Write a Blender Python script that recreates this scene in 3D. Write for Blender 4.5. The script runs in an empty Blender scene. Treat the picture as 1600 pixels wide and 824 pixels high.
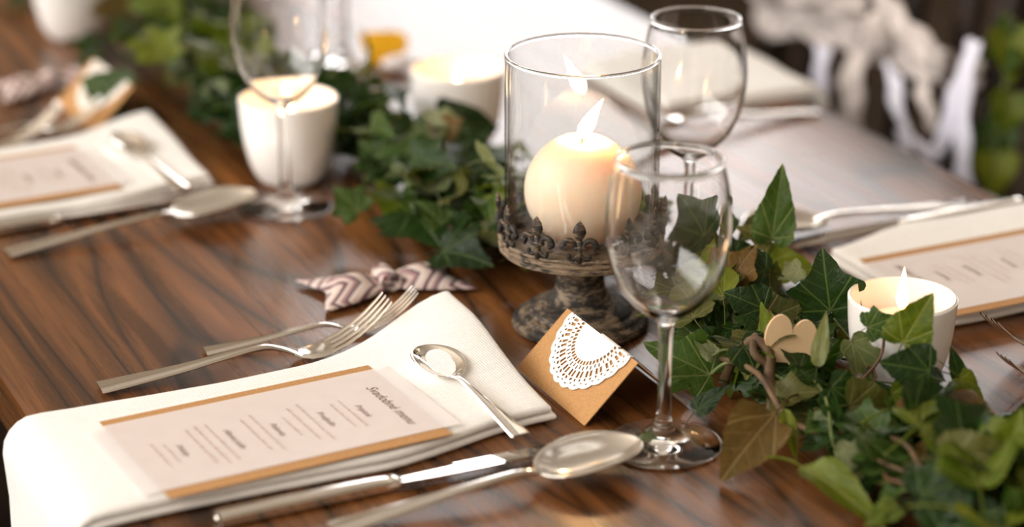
import bpy, bmesh, math, random
from mathutils import Vector, Matrix, noise

# ------------------------------------------------------------------ set-up
R = math.radians
random.seed(11)
scene = bpy.context.scene
COL = scene.collection
TZ = 0.75                      # height of the table top above the floor
# X runs across the table (0 = near edge), Y along it, Z up from the floor

# ---- camera: 85 mm lens, looking 21 degrees down, 25 degrees off the table axis
cam_d = bpy.data.cameras.new('camera')
cam = bpy.data.objects.new('camera', cam_d)
COL.objects.link(cam)
cam.location = (-0.3024, -1.3425, TZ + 0.62)
cam.rotation_euler = (R(69), 0, R(-25))
cam_d.sensor_width = 36
cam_d.lens = 85.0
cam_d.clip_start = 0.05
cam_d.dof.use_dof = True
cam_d.dof.focus_distance = 1.52
cam_d.dof.aperture_fstop = 2.7
scene.camera = cam

# ---- world: even, warm-white room daylight
world = bpy.data.worlds.new('world')
scene.world = world
world.use_nodes = True
bg = world.node_tree.nodes['Background']
bg.inputs[0].default_value = (1.0, 0.89, 0.78, 1)
bg.inputs[1].default_value = 0.5

# ---- daylight coming in at the big window of the end wall
def area(name, loc, rot, sx, sy, power, color):
    l = bpy.data.lights.new(name, 'AREA')
    l.shape = 'RECTANGLE'; l.size = sx; l.size_y = sy
    l.energy = power; l.color = color
    o = bpy.data.objects.new(name, l); COL.objects.link(o)
    o.location = loc; o.rotation_euler = rot
    return o
area('window_daylight', (3.42, 4.18, TZ + 1.36), (R(-90), 0, 0), 3.4, 1.72, 52, (1.0, 0.97, 0.97))
area('side_window_daylight', (-2.58, 0.85, TZ + 1.70), (0, R(-90), 0), 1.7, 6.3, 118, (1.0, 0.965, 0.92))

scene.cycles.blur_glossy = 0.0
scene.view_settings.view_transform = 'Standard'
scene.view_settings.look = 'None'
scene.view_settings.gamma = 1
scene.view_settings.use_curve_mapping = False
scene.view_settings.exposure = 0.85

# ------------------------------------------------------------------ helpers
def link(o, parent=None):
    COL.objects.link(o)
    if parent is not None:
        o.parent = parent
    return o

def tag(o, label, cat, group=None, kind=None):
    o['label'] = label; o['category'] = cat
    if group: o['group'] = group
    if kind: o['kind'] = kind
    return o

def empty(name, loc, rz=0.0, label=None, cat=None, group=None):
    o = bpy.data.objects.new(name, None)
    o.empty_display_size = 0.02
    link(o)
    o.location = loc; o.rotation_euler = (0, 0, rz)
    if label: tag(o, label, cat, group)
    return o

def mk(name, vf, mat, parent=None, smooth=True, loc=None, rot=None):
    verts, faces = vf[0], vf[1]
    me = bpy.data.meshes.new(name)
    me.from_pydata([tuple(v) for v in verts], [], faces)
    bm = bmesh.new(); bm.from_mesh(me)
    bmesh.ops.recalc_face_normals(bm, faces=bm.faces)
    bm.to_mesh(me); bm.free()
    if smooth:
        me.polygons.foreach_set('use_smooth', [True] * len(me.polygons))
    if mat: me.materials.append(mat)
    o = bpy.data.objects.new(name, me)
    link(o, parent)
    if loc: o.location = loc
    if rot: o.rotation_euler = rot
    return o

def copy_tree(o, parent=None):
    c = o.copy(); COL.objects.link(c); c.parent = parent
    for ch in [k for k in ALLKIDS(o)]:
        copy_tree(ch, c)
    return c

def ALLKIDS(o):
    return list(o.children)

def smart(o, ang=40):
    m = o.modifiers.new('edge', 'EDGE_SPLIT'); m.split_angle = R(ang)
    return o

def bevel(o, w, seg=2):
    m = o.modifiers.new('bevel', 'BEVEL'); m.width = w; m.segments = seg; m.limit_method = 'ANGLE'
    return o

def solid(o, t, off=0.0):
    m = o.modifiers.new('thick', 'SOLIDIFY'); m.thickness = t; m.offset = off
    return o

def subsurf(o, n=1):
    m = o.modifiers.new('sub', 'SUBSURF'); m.levels = n; m.render_levels = n
    return o

def box(x0, x1, y0, y1, z0, z1):
    v = [(x0,y0,z0),(x1,y0,z0),(x1,y1,z0),(x0,y1,z0),(x0,y0,z1),(x1,y0,z1),(x1,y1,z1),(x0,y1,z1)]
    f = [(0,3,2,1),(4,5,6,7),(0,1,5,4),(1,2,6,5),(2,3,7,6),(3,0,4,7)]
    return v, f

def join(*parts):
    V, Fc = [], []
    for p in parts:
        n = len(V); V += list(p[0]); Fc += [tuple(i + n for i in f) for f in p[1]]
    return V, Fc

def lathe(prof, seg=64, closed=False):
    """prof: list of (r, z); r == 0 ends become poles; closed joins last to first"""
    V, Fc, rings = [], [], []
    for r, z in prof:
        if r <= 1e-6:
            rings.append([len(V)]); V.append((0, 0, z))
        else:
            rings.append(list(range(len(V), len(V) + seg)))
            V += [(r * math.cos(2*math.pi*i/seg), r * math.sin(2*math.pi*i/seg), z) for i in range(seg)]
    pairs = list(zip(rings, rings[1:]))
    if closed: pairs.append((rings[-1], rings[0]))
    for a, b in pairs:
        for i in range(seg):
            j = (i + 1) % seg
            if len(a) == 1 and len(b) == 1: continue
            if len(a) == 1: Fc.append((a[0], b[i], b[j]))
            elif len(b) == 1: Fc.append((a[i], a[j], b[0]))
            else: Fc.append((a[i], a[j], b[j], b[i]))
    return V, Fc

def spline(pts, n=6):
    """Catmull-Rom through pts (any dimension)"""
    out = []
    m = len(pts)
    for i in range(m - 1):
        p0 = pts[max(i-1, 0)]; p1 = pts[i]; p2 = pts[i+1]; p3 = pts[min(i+2, m-1)]
        for k in range(n):
            t = k / n
            out.append(tuple(0.5*((2*b) + (-a+c)*t + (2*a-5*b+4*c-d)*t*t + (-a+3*b-3*c+d)*t**3)
                             for a, b, c, d in zip(p0, p1, p2, p3)))
    out.append(tuple(pts[-1]))
    return out

def tube(pts, rad, n=6):
    pts = [Vector(p) for p in pts]
    if not isinstance(rad, (list, tuple)): rad = [rad] * len(pts)
    V, Fc = [], []
    up = Vector((0.123, 0.31, 0.94))
    for i, p in enumerate(pts):
        t = (pts[min(i+1, len(pts)-1)] - pts[max(i-1, 0)]).normalized()
        a = t.cross(up)
        if a.length < 1e-4: a = t.cross(Vector((1, 0, 0)))
        a.normalize(); b = t.cross(a)
        for k in range(n):
            an = 2*math.pi*k/n
            V.append(p + (a*math.cos(an) + b*math.sin(an)) * rad[i])
    for i in range(len(pts)-1):
        for k in range(n):
            k2 = (k+1) % n
            Fc.append((i*n+k, i*n+k2, (i+1)*n+k2, (i+1)*n+k))
    Fc.append(tuple(range(n))[::-1]); Fc.append(tuple((len(pts)-1)*n + k for k in range(n)))
    return V, Fc

def grid(fn, nu, nv):
    V = [fn(i/(nu-1), j/(nv-1)) for i in range(nu) for j in range(nv)]
    Fc = [(i*nv+j, (i+1)*nv+j, (i+1)*nv+j+1, i*nv+j+1) for i in range(nu-1) for j in range(nv-1)]
    return V, Fc

def loft(sections):
    """closed rings of equal length, ends capped"""
    n = len(sections[0]); V = [p for s in sections for p in s]; Fc = []
    for i in range(len(sections)-1):
        for k in range(n):
            k2 = (k+1) % n
            Fc.append((i*n+k, i*n+k2, (i+1)*n+k2, (i+1)*n+k))
    Fc.append(tuple(range(n))[::-1]); Fc.append(tuple((len(sections)-1)*n+k for k in range(n)))
    return V, Fc

def sstep(a, b, x):
    t = max(0.0, min(1.0, (x-a)/(b-a))); return t*t*(3-2*t)

# ------------------------------------------------------------------ materials
def new_mat(name):
    m = bpy.data.materials.new(name); m.use_nodes = True
    nt = m.node_tree; b = nt.nodes['Principled BSDF']
    return m, nt, b

def node(nt, kind, **kw):
    n = nt.nodes.new(kind)
    for k, v in kw.items(): setattr(n, k, v)
    return n

def setin(n, **kw):
    for k, v in kw.items(): n.inputs[k.replace('_', ' ')].default_value = v

def ramp(nt, stops):
    n = nt.nodes.new('ShaderNodeValToRGB')
    e = n.color_ramp.elements
    while len(e) < len(stops): e.new(0.5)
    for i, (p, c) in enumerate(stops):
        e[i].position = p; e[i].color = (c[0], c[1], c[2], 1)
    return n

def math_n(nt, op, a=None, b=None, c=None):
    n = nt.nodes.new('ShaderNodeMath'); n.operation = op
    for i, x in enumerate((a, b, c)):
        if x is None: continue
        if isinstance(x, (int, float)): n.inputs[i].default_value = x
        else: nt.links.new(x, n.inputs[i])
    return n.outputs[0]

def mapped(nt, coord='Object', scale=(1, 1, 1), rot=(0, 0, 0), loc=(0, 0, 0)):
    tc = nt.nodes.new('ShaderNodeTexCoord'); mp = nt.nodes.new('ShaderNodeMapping')
    mp.inputs['Scale'].default_value = scale; mp.inputs['Rotation'].default_value = rot
    mp.inputs['Location'].default_value = loc
    nt.links.new(tc.outputs[coord], mp.inputs[0])
    return mp.outputs[0]

def noise_n(nt, vec, scale, detail=3, rough=0.5, dist=0.0):
    n = nt.nodes.new('ShaderNodeTexNoise')
    n.inputs['Scale'].default_value = scale; n.inputs['Detail'].default_value = detail
    n.inputs['Roughness'].default_value = rough; n.inputs['Distortion'].default_value = dist
    nt.links.new(vec, n.inputs['Vector'])
    return n.outputs[0]

def bump_n(nt, h, b, strength=0.3, dist=0.001):
    n = nt.nodes.new('ShaderNodeBump')
    n.inputs['Strength'].default_value = strength; n.inputs['Distance'].default_value = dist
    nt.links.new(h, n.inputs['Height']); nt.links.new(n.outputs[0], b.inputs['Normal'])

def plain(name, col, rough=0.5, metal=0.0, spec=0.5, nscale=60, namt=0.12, bump=0.0, bdist=0.0005):
    m, nt, b = new_mat(name)
    v = mapped(nt)
    nz = noise_n(nt, v, nscale, 4)
    d = tuple(c*(1-namt) for c in col); l = tuple(min(1, c*(1+namt)) for c in col)
    rp = ramp(nt, [(0.3, d), (0.7, l)])
    nt.links.new(nz, rp.inputs[0]); nt.links.new(rp.outputs[0], b.inputs['Base Color'])
    setin(b, Roughness=rough, Metallic=metal)
    b.inputs['Specular IOR Level'].default_value = spec
    if bump: bump_n(nt, nz, b, bump, bdist)
    return m

def wood(name, light, mid, dark, rough=0.3, fig=1.0, coat=0.0, spec=0.5):
    """grain running along Y: contour lines of a stretched noise field plus fine pores"""
    m, nt, b = new_mat(name)
    L = nt.links.new
    v = mapped(nt, 'Object', (5.0*fig, 0.75*fig, 5.0*fig))
    f = noise_n(nt, v, 1.0, 2.0, 0.45, 0.4)
    rings = math_n(nt, 'FRACT', math_n(nt, 'MULTIPLY', f, 17.0))
    v2 = mapped(nt, 'Object', (420*fig, 9*fig, 420*fig))
    pores = noise_n(nt, v2, 1.0, 3, 0.6)
    v3 = mapped(nt, 'Object', (85*fig, 2.6*fig, 85*fig))
    streak = noise_n(nt, v3, 1.0, 4, 0.6, 0.6)
    v4 = mapped(nt, 'Object', (3.2*fig, 1.3*fig, 3.0))
    big = noise_n(nt, v4, 1.0, 2, 0.5)
    rp = ramp(nt, [(0.0, mid), (0.45, light), (0.82, mid), (0.945, dark), (1.0, mid)])
    L(rings, rp.inputs[0])
    sr = ramp(nt, [(0.30, (0.22, 0.2, 0.2)), (0.52, (0.85, 0.83, 0.8)), (0.75, (1.15, 1.12, 1.1))])
    L(streak, sr.inputs[0])
    mx = node(nt, 'ShaderNodeMix', data_type='RGBA', blend_type='MULTIPLY'); mx.inputs[0].default_value = 0.85
    L(rp.outputs[0], mx.inputs[6]); L(sr.outputs[0], mx.inputs[7])
    pr = ramp(nt, [(0.35, (0.45, 0.42, 0.4)), (0.5, (1, 1, 1))]); L(pores, pr.inputs[0])
    mx2 = node(nt, 'ShaderNodeMix', data_type='RGBA', blend_type='MULTIPLY'); mx2.inputs[0].default_value = 0.6
    L(mx.outputs[2], mx2.inputs[6]); L(pr.outputs[0], mx2.inputs[7])
    br = ramp(nt, [(0.3, (0.48, 0.46, 0.44)), (0.7, (1.4, 1.32, 1.25))]); L(big, br.inputs[0])
    mx3 = node(nt, 'ShaderNodeMix', data_type='RGBA', blend_type='MULTIPLY'); mx3.inputs[0].default_value = 0.8
    L(mx2.outputs[2], mx3.inputs[6]); L(br.outputs[0], mx3.inputs[7])
    L(mx3.outputs[2], b.inputs['Base Color'])
    rr = nt.nodes.new('ShaderNodeMapRange'); rr.inputs[3].default_value = rough*0.8; rr.inputs[4].default_value = rough*1.35
    L(streak, rr.inputs[0]); L(rr.outputs[0], b.inputs['Roughness'])
    h = math_n(nt, 'ADD', math_n(nt, 'MULTIPLY', pores, 0.5), math_n(nt, 'MULTIPLY', streak, 1.0))
    bump_n(nt, h, b, 0.12, 0.0002)
    b.inputs['Specular IOR Level'].default_value = spec
    b.inputs['Coat Weight'].default_value = coat; b.inputs['Coat Roughness'].default_value = 0.18
    return m

def glass(name, col=(1, 1, 1), rough=0.0):
    m, nt, b = new_mat(name)
    setin(b, Roughness=rough, IOR=1.46)
    b.inputs['Base Color'].default_value = (*col, 1)
    b.inputs['Transmission Weight'].default_value = 1.0
    return m

def cloth(name, col, scale=900):
    m, nt, b = new_mat(name)
    v = mapped(nt, 'Object', (scale, scale*0.12, scale*0.5))
    w = noise_n(nt, v, 1.0, 2, 0.6)
    v2 = mapped(nt, 'Object', (scale*0.12, scale, scale*0.5))
    w2 = noise_n(nt, v2, 1.0, 2, 0.6)
    s = math_n(nt, 'ADD', math_n(nt, 'MULTIPLY', w, 0.55), math_n(nt, 'MULTIPLY', w2, 0.9))
    tc = nt.nodes.new('ShaderNodeTexCoord'); sx = nt.nodes.new('ShaderNodeSeparateXYZ'); nt.links.new(tc.outputs['Object'], sx.inputs[0])
    q = math_n(nt, 'ADD', math_n(nt, 'ADD', sx.outputs[0], sx.outputs[2]), math_n(nt, 'MULTIPLY', w2, 0.0009))
    rib = math_n(nt, 'SINE', math_n(nt, 'MULTIPLY', q, 3300.0))
    s = math_n(nt, 'ADD', s, math_n(nt, 'MULTIPLY', rib, 0.16))
    rp = ramp(nt, [(0.40, tuple(c*0.86 for c in col)), (0.85, col)])
    nt.links.new(s, rp.inputs[0]); nt.links.new(rp.outputs[0], b.inputs['Base Color'])
    setin(b, Roughness=0.85); b.inputs['Specular IOR Level'].default_value = 0.2
    b.inputs['Sheen Weight'].default_value = 0.15
    bump_n(nt, s, b, 0.5, 0.0006)
    return m

def leaf_mat(name, base, alt, vein, rough=0.40, edge=None, trans=0.28):
    m, nt, b = new_mat(name)
    L = nt.links.new
    uv = nt.nodes.new('ShaderNodeUVMap'); uv.uv_map = 'leaf'
    sp = nt.nodes.new('ShaderNodeSeparateXYZ'); L(uv.outputs[0], sp.inputs[0])
    ax = math_n(nt, 'ABSOLUTE', sp.outputs[0]); y = sp.outputs[1]
    mask = None
    for th, w in ((0, 0.020), (37, 0.016), (82, 0.014)):
        c, s = math.cos(R(th)), math.sin(R(th))
        p = math_n(nt, 'ABSOLUTE', math_n(nt, 'SUBTRACT', math_n(nt, 'MULTIPLY', ax, c), math_n(nt, 'MULTIPLY', y, s)))
        mr = nt.nodes.new('ShaderNodeMapRange'); mr.inputs[1].default_value = w*0.35; mr.inputs[2].default_value = w*1.3
        mr.inputs[3].default_value = 1.0; mr.inputs[4].default_value = 0.0
        L(p, mr.inputs[0])
        along = math_n(nt, 'ADD', math_n(nt, 'MULTIPLY', ax, s), math_n(nt, 'MULTIPLY', y, c))
        g = math_n(nt, 'MULTIPLY', mr.outputs[0], math_n(nt, 'GREATER_THAN', along, 0.0))
        mask = g if mask is None else math_n(nt, 'MAXIMUM', mask, g)
    t = math_n(nt, 'FRACT', math_n(nt, 'MULTIPLY', math_n(nt, 'SUBTRACT', y, math_n(nt, 'MULTIPLY', ax, 0.75)), 4.5))
    sec = math_n(nt, 'LESS_THAN', math_n(nt, 'ABSOLUTE', math_n(nt, 'SUBTRACT', t, 0.5)), 0.045)
    mask = math_n(nt, 'MAXIMUM', mask, math_n(nt, 'MULTIPLY', sec, 0.4))
    v = mapped(nt, 'Object', (1, 1, 1))
    nz = noise_n(nt, v, 3.5, 4, 0.6)
    oi = nt.nodes.new('ShaderNodeObjectInfo')
    fac = math_n(nt, 'ADD', math_n(nt, 'MULTIPLY', nz, 1.1), math_n(nt, 'MULTIPLY', oi.outputs['Random'], 0.5))
    rp = ramp(nt, [(0.45, base), (1.0, alt)]); L(fac, rp.inputs[0])
    mx = node(nt, 'ShaderNodeMix', data_type='RGBA'); L(math_n(nt, 'MULTIPLY', mask, 0.75), mx.inputs[0])
    L(rp.outputs[0], mx.inputs[6]); mx.inputs[7].default_value = (*vein, 1)
    L(mx.outputs[2], b.inputs['Base Color'])
    setin(b, Roughness=rough)
    b.inputs['Specular IOR Level'].default_value = 0.24
    h = math_n(nt, 'SUBTRACT', math_n(nt, 'MULTIPLY', nz, 0.4), math_n(nt, 'MULTIPLY', mask, 0.6))
    bump_n(nt, h, b, 0.4, 0.02)
    tr = nt.nodes.new('ShaderNodeBsdfTranslucent')
    br = node(nt, 'ShaderNodeMix', data_type='RGBA', blend_type='MULTIPLY'); br.inputs[0].default_value = 1.0
    L(mx.outputs[2], br.inputs[6]); br.inputs[7].default_value = (1.6, 1.7, 0.7, 1)
    L(br.outputs[2], tr.inputs[0])
    ms = nt.nodes.new('ShaderNodeMixShader'); ms.inputs[0].default_value = trans
    out = nt.nodes['Material Output']
    L(b.outputs[0], ms.inputs[1]); L(tr.outputs[0], ms.inputs[2]); L(ms.outputs[0], out.inputs[0])
    return m

def emis(name, stops, strength):
    m, nt, b = new_mat(name)
    nt.nodes.remove(b)
    e = nt.nodes.new('ShaderNodeEmission'); e.inputs[1].default_value = strength
    tc = nt.nodes.new('ShaderNodeTexCoord'); sp = nt.nodes.new('ShaderNodeSeparateXYZ')
    nt.links.new(tc.outputs['Generated'], sp.inputs[0])
    rp = ramp(nt, stops); nt.links.new(sp.outputs[2], rp.inputs[0]); nt.links.new(rp.outputs[0], e.inputs[0])
    nt.links.new(e.outputs[0], nt.nodes['Material Output'].inputs[0])
    return m

M = {}
M['table'] = wood('table_wood', (0.225, 0.090, 0.026), (0.120, 0.047, 0.0145), (0.016, 0.008, 0.0042), 0.26, 1.0)
M['chair'] = wood('dark_chair_wood', (0.030, 0.017, 0.010), (0.022, 0.012, 0.008), (0.008, 0.005, 0.004), 0.4, 2.0)
M['floor'] = wood('floor_wood', (0.040, 0.026, 0.013), (0.032, 0.020, 0.010), (0.015, 0.010, 0.005), 0.9, 0.7, spec=0.08)
M['wall'] = plain('wall_plaster', (0.46, 0.38, 0.30), 0.8, nscale=4)
M['ceiling'] = plain('ceiling_plaster', (0.80, 0.71, 0.60), 0.85, nscale=3, namt=0.04)
M['wainscot'] = plain('dark_wainscot', (0.055, 0.036, 0.02), 0.75, nscale=6)
M['frame'] = plain('window_frame', (0.5, 0.47, 0.42), 0.5)
M['napkin'] = cloth('napkin_cloth', (0.89, 0.875, 0.85))
M['kraft'] = plain('kraft_paper', (0.47, 0.255, 0.105), 0.85, spec=0.2, nscale=700, namt=0.14, bump=0.1)
M['doily'] = plain('doily_paper', (0.86, 0.82, 0.76), 0.85, spec=0.2, nscale=300, namt=0.05, bump=0.2)
M['steel'] = plain('cutlery_steel', (0.80, 0.77, 0.72), 0.11, 1.0, nscale=30, namt=0.03)
M['blade'] = plain('polished_steel', (0.86, 0.85, 0.84), 0.045, 1.0, nscale=30, namt=0.02)
M['porcelain'] = plain('white_porcelain', (0.90, 0.88, 0.86), 0.18, nscale=8, namt=0.02)
M['glass'] = glass('clear_glass')
def thin_glass(name, tint):
    """thin-walled clear glass: lets light straight through, mirrors by Fresnel"""
    m, nt, b = new_mat(name); L = nt.links.new
    nt.nodes.remove(b)
    ge = nt.nodes.new('ShaderNodeNewGeometry')
    ior = math_n(nt, 'SUBTRACT', 1.5, math_n(nt, 'MULTIPLY', ge.outputs['Backfacing'], 1.5-1/1.5))
    fr = nt.nodes.new('ShaderNodeFresnel'); L(ior, fr.inputs[0])
    tr = nt.nodes.new('ShaderNodeBsdfTransparent'); lw = nt.nodes.new('ShaderNodeLayerWeight'); lw.inputs[0].default_value = 0.5
    tc_ = ramp(nt, [(0.55, tint), (0.86, tuple(c*.80 for c in tint)), (0.97, tuple(c*.35 for c in tint))])   # longer way through the glass at grazing angles
    L(lw.outputs['Facing'], tc_.inputs[0]); L(tc_.outputs[0], tr.inputs[0])
    gl = nt.nodes.new('ShaderNodeBsdfGlossy'); gl.inputs['Roughness'].default_value = 0.01
    ms = nt.nodes.new('ShaderNodeMixShader')
    L(fr.outputs[0], ms.inputs[0]); L(tr.outputs[0], ms.inputs[1]); L(gl.outputs[0], ms.inputs[2])
    L(ms.outputs[0], nt.nodes['Material Output'].inputs[0])
    return m
M['thin_glass'] = thin_glass('thin_walled_glass', (0.975, 0.98, 0.975))
M['ink_dark'] = plain('dark_ink', (0.22, 0.13, 0.11), 0.8, nscale=200)
M['ink_pink'] = plain('faded_ink', (0.46, 0.27, 0.24), 0.8, nscale=200)
M['wick'] = plain('burnt_wick', (0.09, 0.035, 0.012), 0.9, nscale=400)
M['vine_brown'] = plain('vine_bark', (0.10, 0.058, 0.024), 0.7, nscale=120, namt=0.4, bump=0.4)
M['vine_green'] = plain('vine_stem', (0.10, 0.13, 0.03), 0.5, nscale=120, namt=0.3)
M['vine_red'] = plain('vine_red_stem', (0.12, 0.045, 0.020), 0.5, nscale=120, namt=0.3)
M['heart'] = plain('pale_wood', (0.62, 0.44, 0.25), 0.6, nscale=40, namt=0.12)
M['bead'] = plain('pearl_white', (0.82, 0.76, 0.77), 0.25, nscale=30, namt=0.04)
M['lace'] = plain('cream_lace', (0.56, 0.50, 0.475), 0.9, spec=0.1, nscale=70, namt=0.4, bump=0.8, bdist=0.003)
M['ribbon'] = plain('white_ribbon', (0.74, 0.74, 0.86), 0.4, nscale=30, namt=0.06)
FL_ = [(0.0, (1.0, 0.34, 0.07)), (0.22, (1.0, 0.54, 0.20)), (0.6, (1.0, 0.62, 0.28)), (1.0, (1.0, 0.45, 0.14))]
M['flame'] = emis('tall_flame', FL_, 100.0)
M['flame_small'] = emis('small_flame', FL_, 20.0)
M['flame_day'] = emis('day_flame', FL_, 9.0)

def wax(name, col, sss=0.02):
    m, nt, b = new_mat(name)
    v = mapped(nt); nz = noise_n(nt, v, 40, 3)
    rp = ramp(nt, [(0.3, tuple(c*0.96 for c in col)), (0.7, col)])
    nt.links.new(nz, rp.inputs[0]); nt.links.new(rp.outputs[0], b.inputs['Base Color'])
    setin(b, Roughness=0.45)
    b.inputs['Subsurface Weight'].default_value = 0.6
    b.inputs['Subsurface Radius'].default_value = (1.0, 0.55, 0.3)
    b.inputs['Subsurface Scale'].default_value = sss
    return m
M['wax'] = wax('ivory_wax', (0.95, 0.77, 0.60), 0.03)
M['wax_white'] = wax('white_wax', (0.92, 0.86, 0.74), 0.010)

def vellum():
    m, nt, b = new_mat('tracing_paper')
    v = mapped(nt); nz = noise_n(nt, v, 60, 3)
    rp = ramp(nt, [(0.3, (0.88, 0.83, 0.82)), (0.7, (0.92, 0.87, 0.86))])
    nt.links.new(nz, rp.inputs[0]); nt.links.new(rp.outputs[0], b.inputs['Base Color'])
    setin(b, Roughness=0.5)
    b.inputs['Specular IOR Level'].default_value = 0.3
    t = nt.nodes.new('ShaderNodeBsdfTransparent')
    ms = nt.nodes.new('ShaderNodeMixShader'); ms.inputs[0].default_value = 0.34
    nt.links.new(b.outputs[0], ms.inputs[1]); nt.links.new(t.outputs[0], ms.inputs[2])
    nt.links.new(ms.outputs[0], nt.nodes['Material Output'].inputs[0])
    return m
M['vellum'] = vellum()

def patina(sh, name):
    m, nt, b = new_mat(name)
    v = mapped(nt, 'Object', (1, 1, 2.2))
    a = noise_n(nt, v, 55, 6, 0.65, 0.5)
    c = noise_n(nt, mapped(nt, 'Object', (1, 1, 5)), 160, 4, 0.6)
    s = math_n(nt, 'ADD', math_n(nt, 'MULTIPLY', a, 0.75), math_n(nt, 'MULTIPLY', c, 0.35))
    rp = ramp(nt, [(0.47-sh, (0.012, 0.011, 0.010)), (0.55-sh, (0.040, 0.030, 0.022)), (0.61-sh, (0.19, 0.135, 0.085)), (0.76-sh, (0.32, 0.24, 0.16))])
    nt.links.new(s, rp.inputs[0]); nt.links.new(rp.outputs[0], b.inputs['Base Color'])
    setin(b, Roughness=0.62, Metallic=0.15)
    bump_n(nt, s, b, 0.5, 0.0012)
    return m
M['iron'] = patina(0.0, 'weathered_iron')
M['iron_tan'] = patina(0.07, 'worn_tan_iron')

def chevron():
    m, nt, b = new_mat('chevron_print')
    L = nt.links.new
    tc = nt.nodes.new('ShaderNodeTexCoord'); sp = nt.nodes.new('ShaderNodeSeparateXYZ'); L(tc.outputs['Object'], sp.inputs[0])
    zz = math_n(nt, 'PINGPONG', math_n(nt, 'ADD', sp.outputs[1], 0.2), 0.016)
    t = math_n(nt, 'FRACT', math_n(nt, 'MULTIPLY', math_n(nt, 'ADD', math_n(nt, 'ADD', sp.outputs[0], zz), 0.3), 46.0))
    rp = ramp(nt, [(0.0, (0.62, 0.50, 0.46)), (0.22, (0.15, 0.075, 0.085)), (0.40, (0.62, 0.52, 0.48)), (0.58, (0.36, 0.20, 0.21)),
                   (0.74, (0.10, 0.085, 0.10)), (0.84, (0.70, 0.60, 0.55))])
    rp.color_ramp.interpolation = 'CONSTANT'
    L(t, rp.inputs[0]); L(rp.outputs[0], b.inputs['Base Color']); setin(b, Roughness=0.6)
    return m
M['chevron'] = chevron()

LEAF = {
    'dark': leaf_mat('ivy_dark', (0.004, 0.016, 0.003), (0.016, 0.042, 0.006), (0.085, 0.13, 0.036)),
    'mid': leaf_mat('ivy_mid', (0.014, 0.038, 0.006), (0.045, 0.088, 0.013), (0.16, 0.20, 0.07)),
    'lime': leaf_mat('ivy_lime', (0.055, 0.090, 0.005), (0.145, 0.175, 0.012), (0.22, 0.24, 0.055)),
    'olive': leaf_mat('ivy_olive', (0.032, 0.046, 0.008), (0.095, 0.096, 0.022), (0.21, 0.19, 0.075)),
    'pale': leaf_mat('ivy_pale', (0.10, 0.14, 0.065), (0.22, 0.24, 0.12), (0.30, 0.32, 0.19)),
    'brown': leaf_mat('ivy_brown', (0.055, 0.045, 0.010), (0.14, 0.078, 0.02), (0.24, 0.17, 0.07)),
    'yellow': leaf_mat('leaf_yellow', (0.75, 0.36, 0.006), (0.85, 0.44, 0.01), (0.6, 0.32, 0.05)),
}

# ================================================================== THE SETTING
def struct(name, vf, mat, parent=None):
    o = mk(name, vf, mat, parent, smooth=False)
    if parent is None: o['kind'] = 'structure'
    return o

X0, X1, Y0, Y1, ZC = -2.6, 6.0, -3.4, 4.25, 3.45
tag(struct('floor', box(X0, X1, Y0, Y1, -0.06, 0.0), M['floor']), 'dark brown wooden floor under the table and chairs', 'floor')
tag(struct('ceiling', box(X0, X1, Y0, Y1, ZC, ZC+.1), M['ceiling']), 'pale plaster ceiling of the room', 'ceiling')
def win_wall(name, along_x, pos, a0, a1, w0, w1, z0, z1, label, side):
    """a wall 0.2 thick with one window opening, plus the window in it"""
    def bx(p0, p1, zz0, zz1, d0=0.0, d1=0.2):
        lo, hi = sorted((pos + side*d0, pos + side*d1))
        return box(p0, p1, lo, hi, zz0, zz1) if along_x else box(lo, hi, p0, p1, zz0, zz1)
    w = struct(name, join(bx(a0, w0, 0, ZC), bx(w1, a1, 0, ZC), bx(w0, w1, 0, z0), bx(w0, w1, z1, ZC)), M['wall'])
    tag(w, label, 'wall')
    return bx
def window(name, bx, w0, w1, z0, z1, label):
    o = empty(name, (0, 0, 0), 0, label, 'window'); o['kind'] = 'structure'
    m = (w0+w1)/2
    mk('window_frame', join(bx(w0, w1, z0, z0+.06, .02, .08), bx(w0, w1, z1-.06, z1, .02, .08), bx(w0, w0+.06, z0+.06, z1-.06, .02, .08),
       bx(w1-.06, w1, z0+.06, z1-.06, .02, .08), bx(m-.03, m+.03, z0+.06, z1-.06, .02, .08)), M['frame'], o, smooth=False)
    mk('pane', bx(w0+.06, m-.03, z0+.06, z1-.06, .046, .054), M['glass'], o, smooth=False)
    mk('pane', bx(m+.03, w1-.06, z0+.06, z1-.06, .046, .054), M['glass'], o, smooth=False)
bq = win_wall('wall_back', True, Y1, X0, X1, 1.68, 5.15, TZ+.45, TZ+2.3, 'plastered wall with the big window behind the table', 1)
window('window_1', bq, 1.68, 5.15, TZ+.45, TZ+2.3, 'large bright window in the wall behind the table')
bq = win_wall('wall_left', False, X0, Y0, Y1, -2.35, 4.05, TZ+.8, TZ+2.6, 'plastered wall with a wide window on the near side', -1)
window('window_2', bq, -2.35, 4.05, TZ+.8, TZ+2.6, 'wide bright window on the near side of the table')
tag(struct('wall_right', box(X1, X1+.2, Y0, Y1, 0, ZC), M['wall']), 'plastered side wall beyond the ribboned chair', 'wall')
tag(struct('wall_front', box(X0, X1, Y0-.2, Y0, 0, ZC), M['ceiling']), 'pale plastered wall behind the viewer', 'wall')
tag(struct('trim_1', box(X0, X1-.03, Y1-.03, Y1, 0, 1.05), M['wainscot']), 'dark wood panelling low on the back wall', 'panelling')
tag(struct('trim_2', box(X1-.03, X1, Y0, Y1, 0, 1.05), M['wainscot']), 'dark wood panelling low on the side wall', 'panelling')

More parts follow.
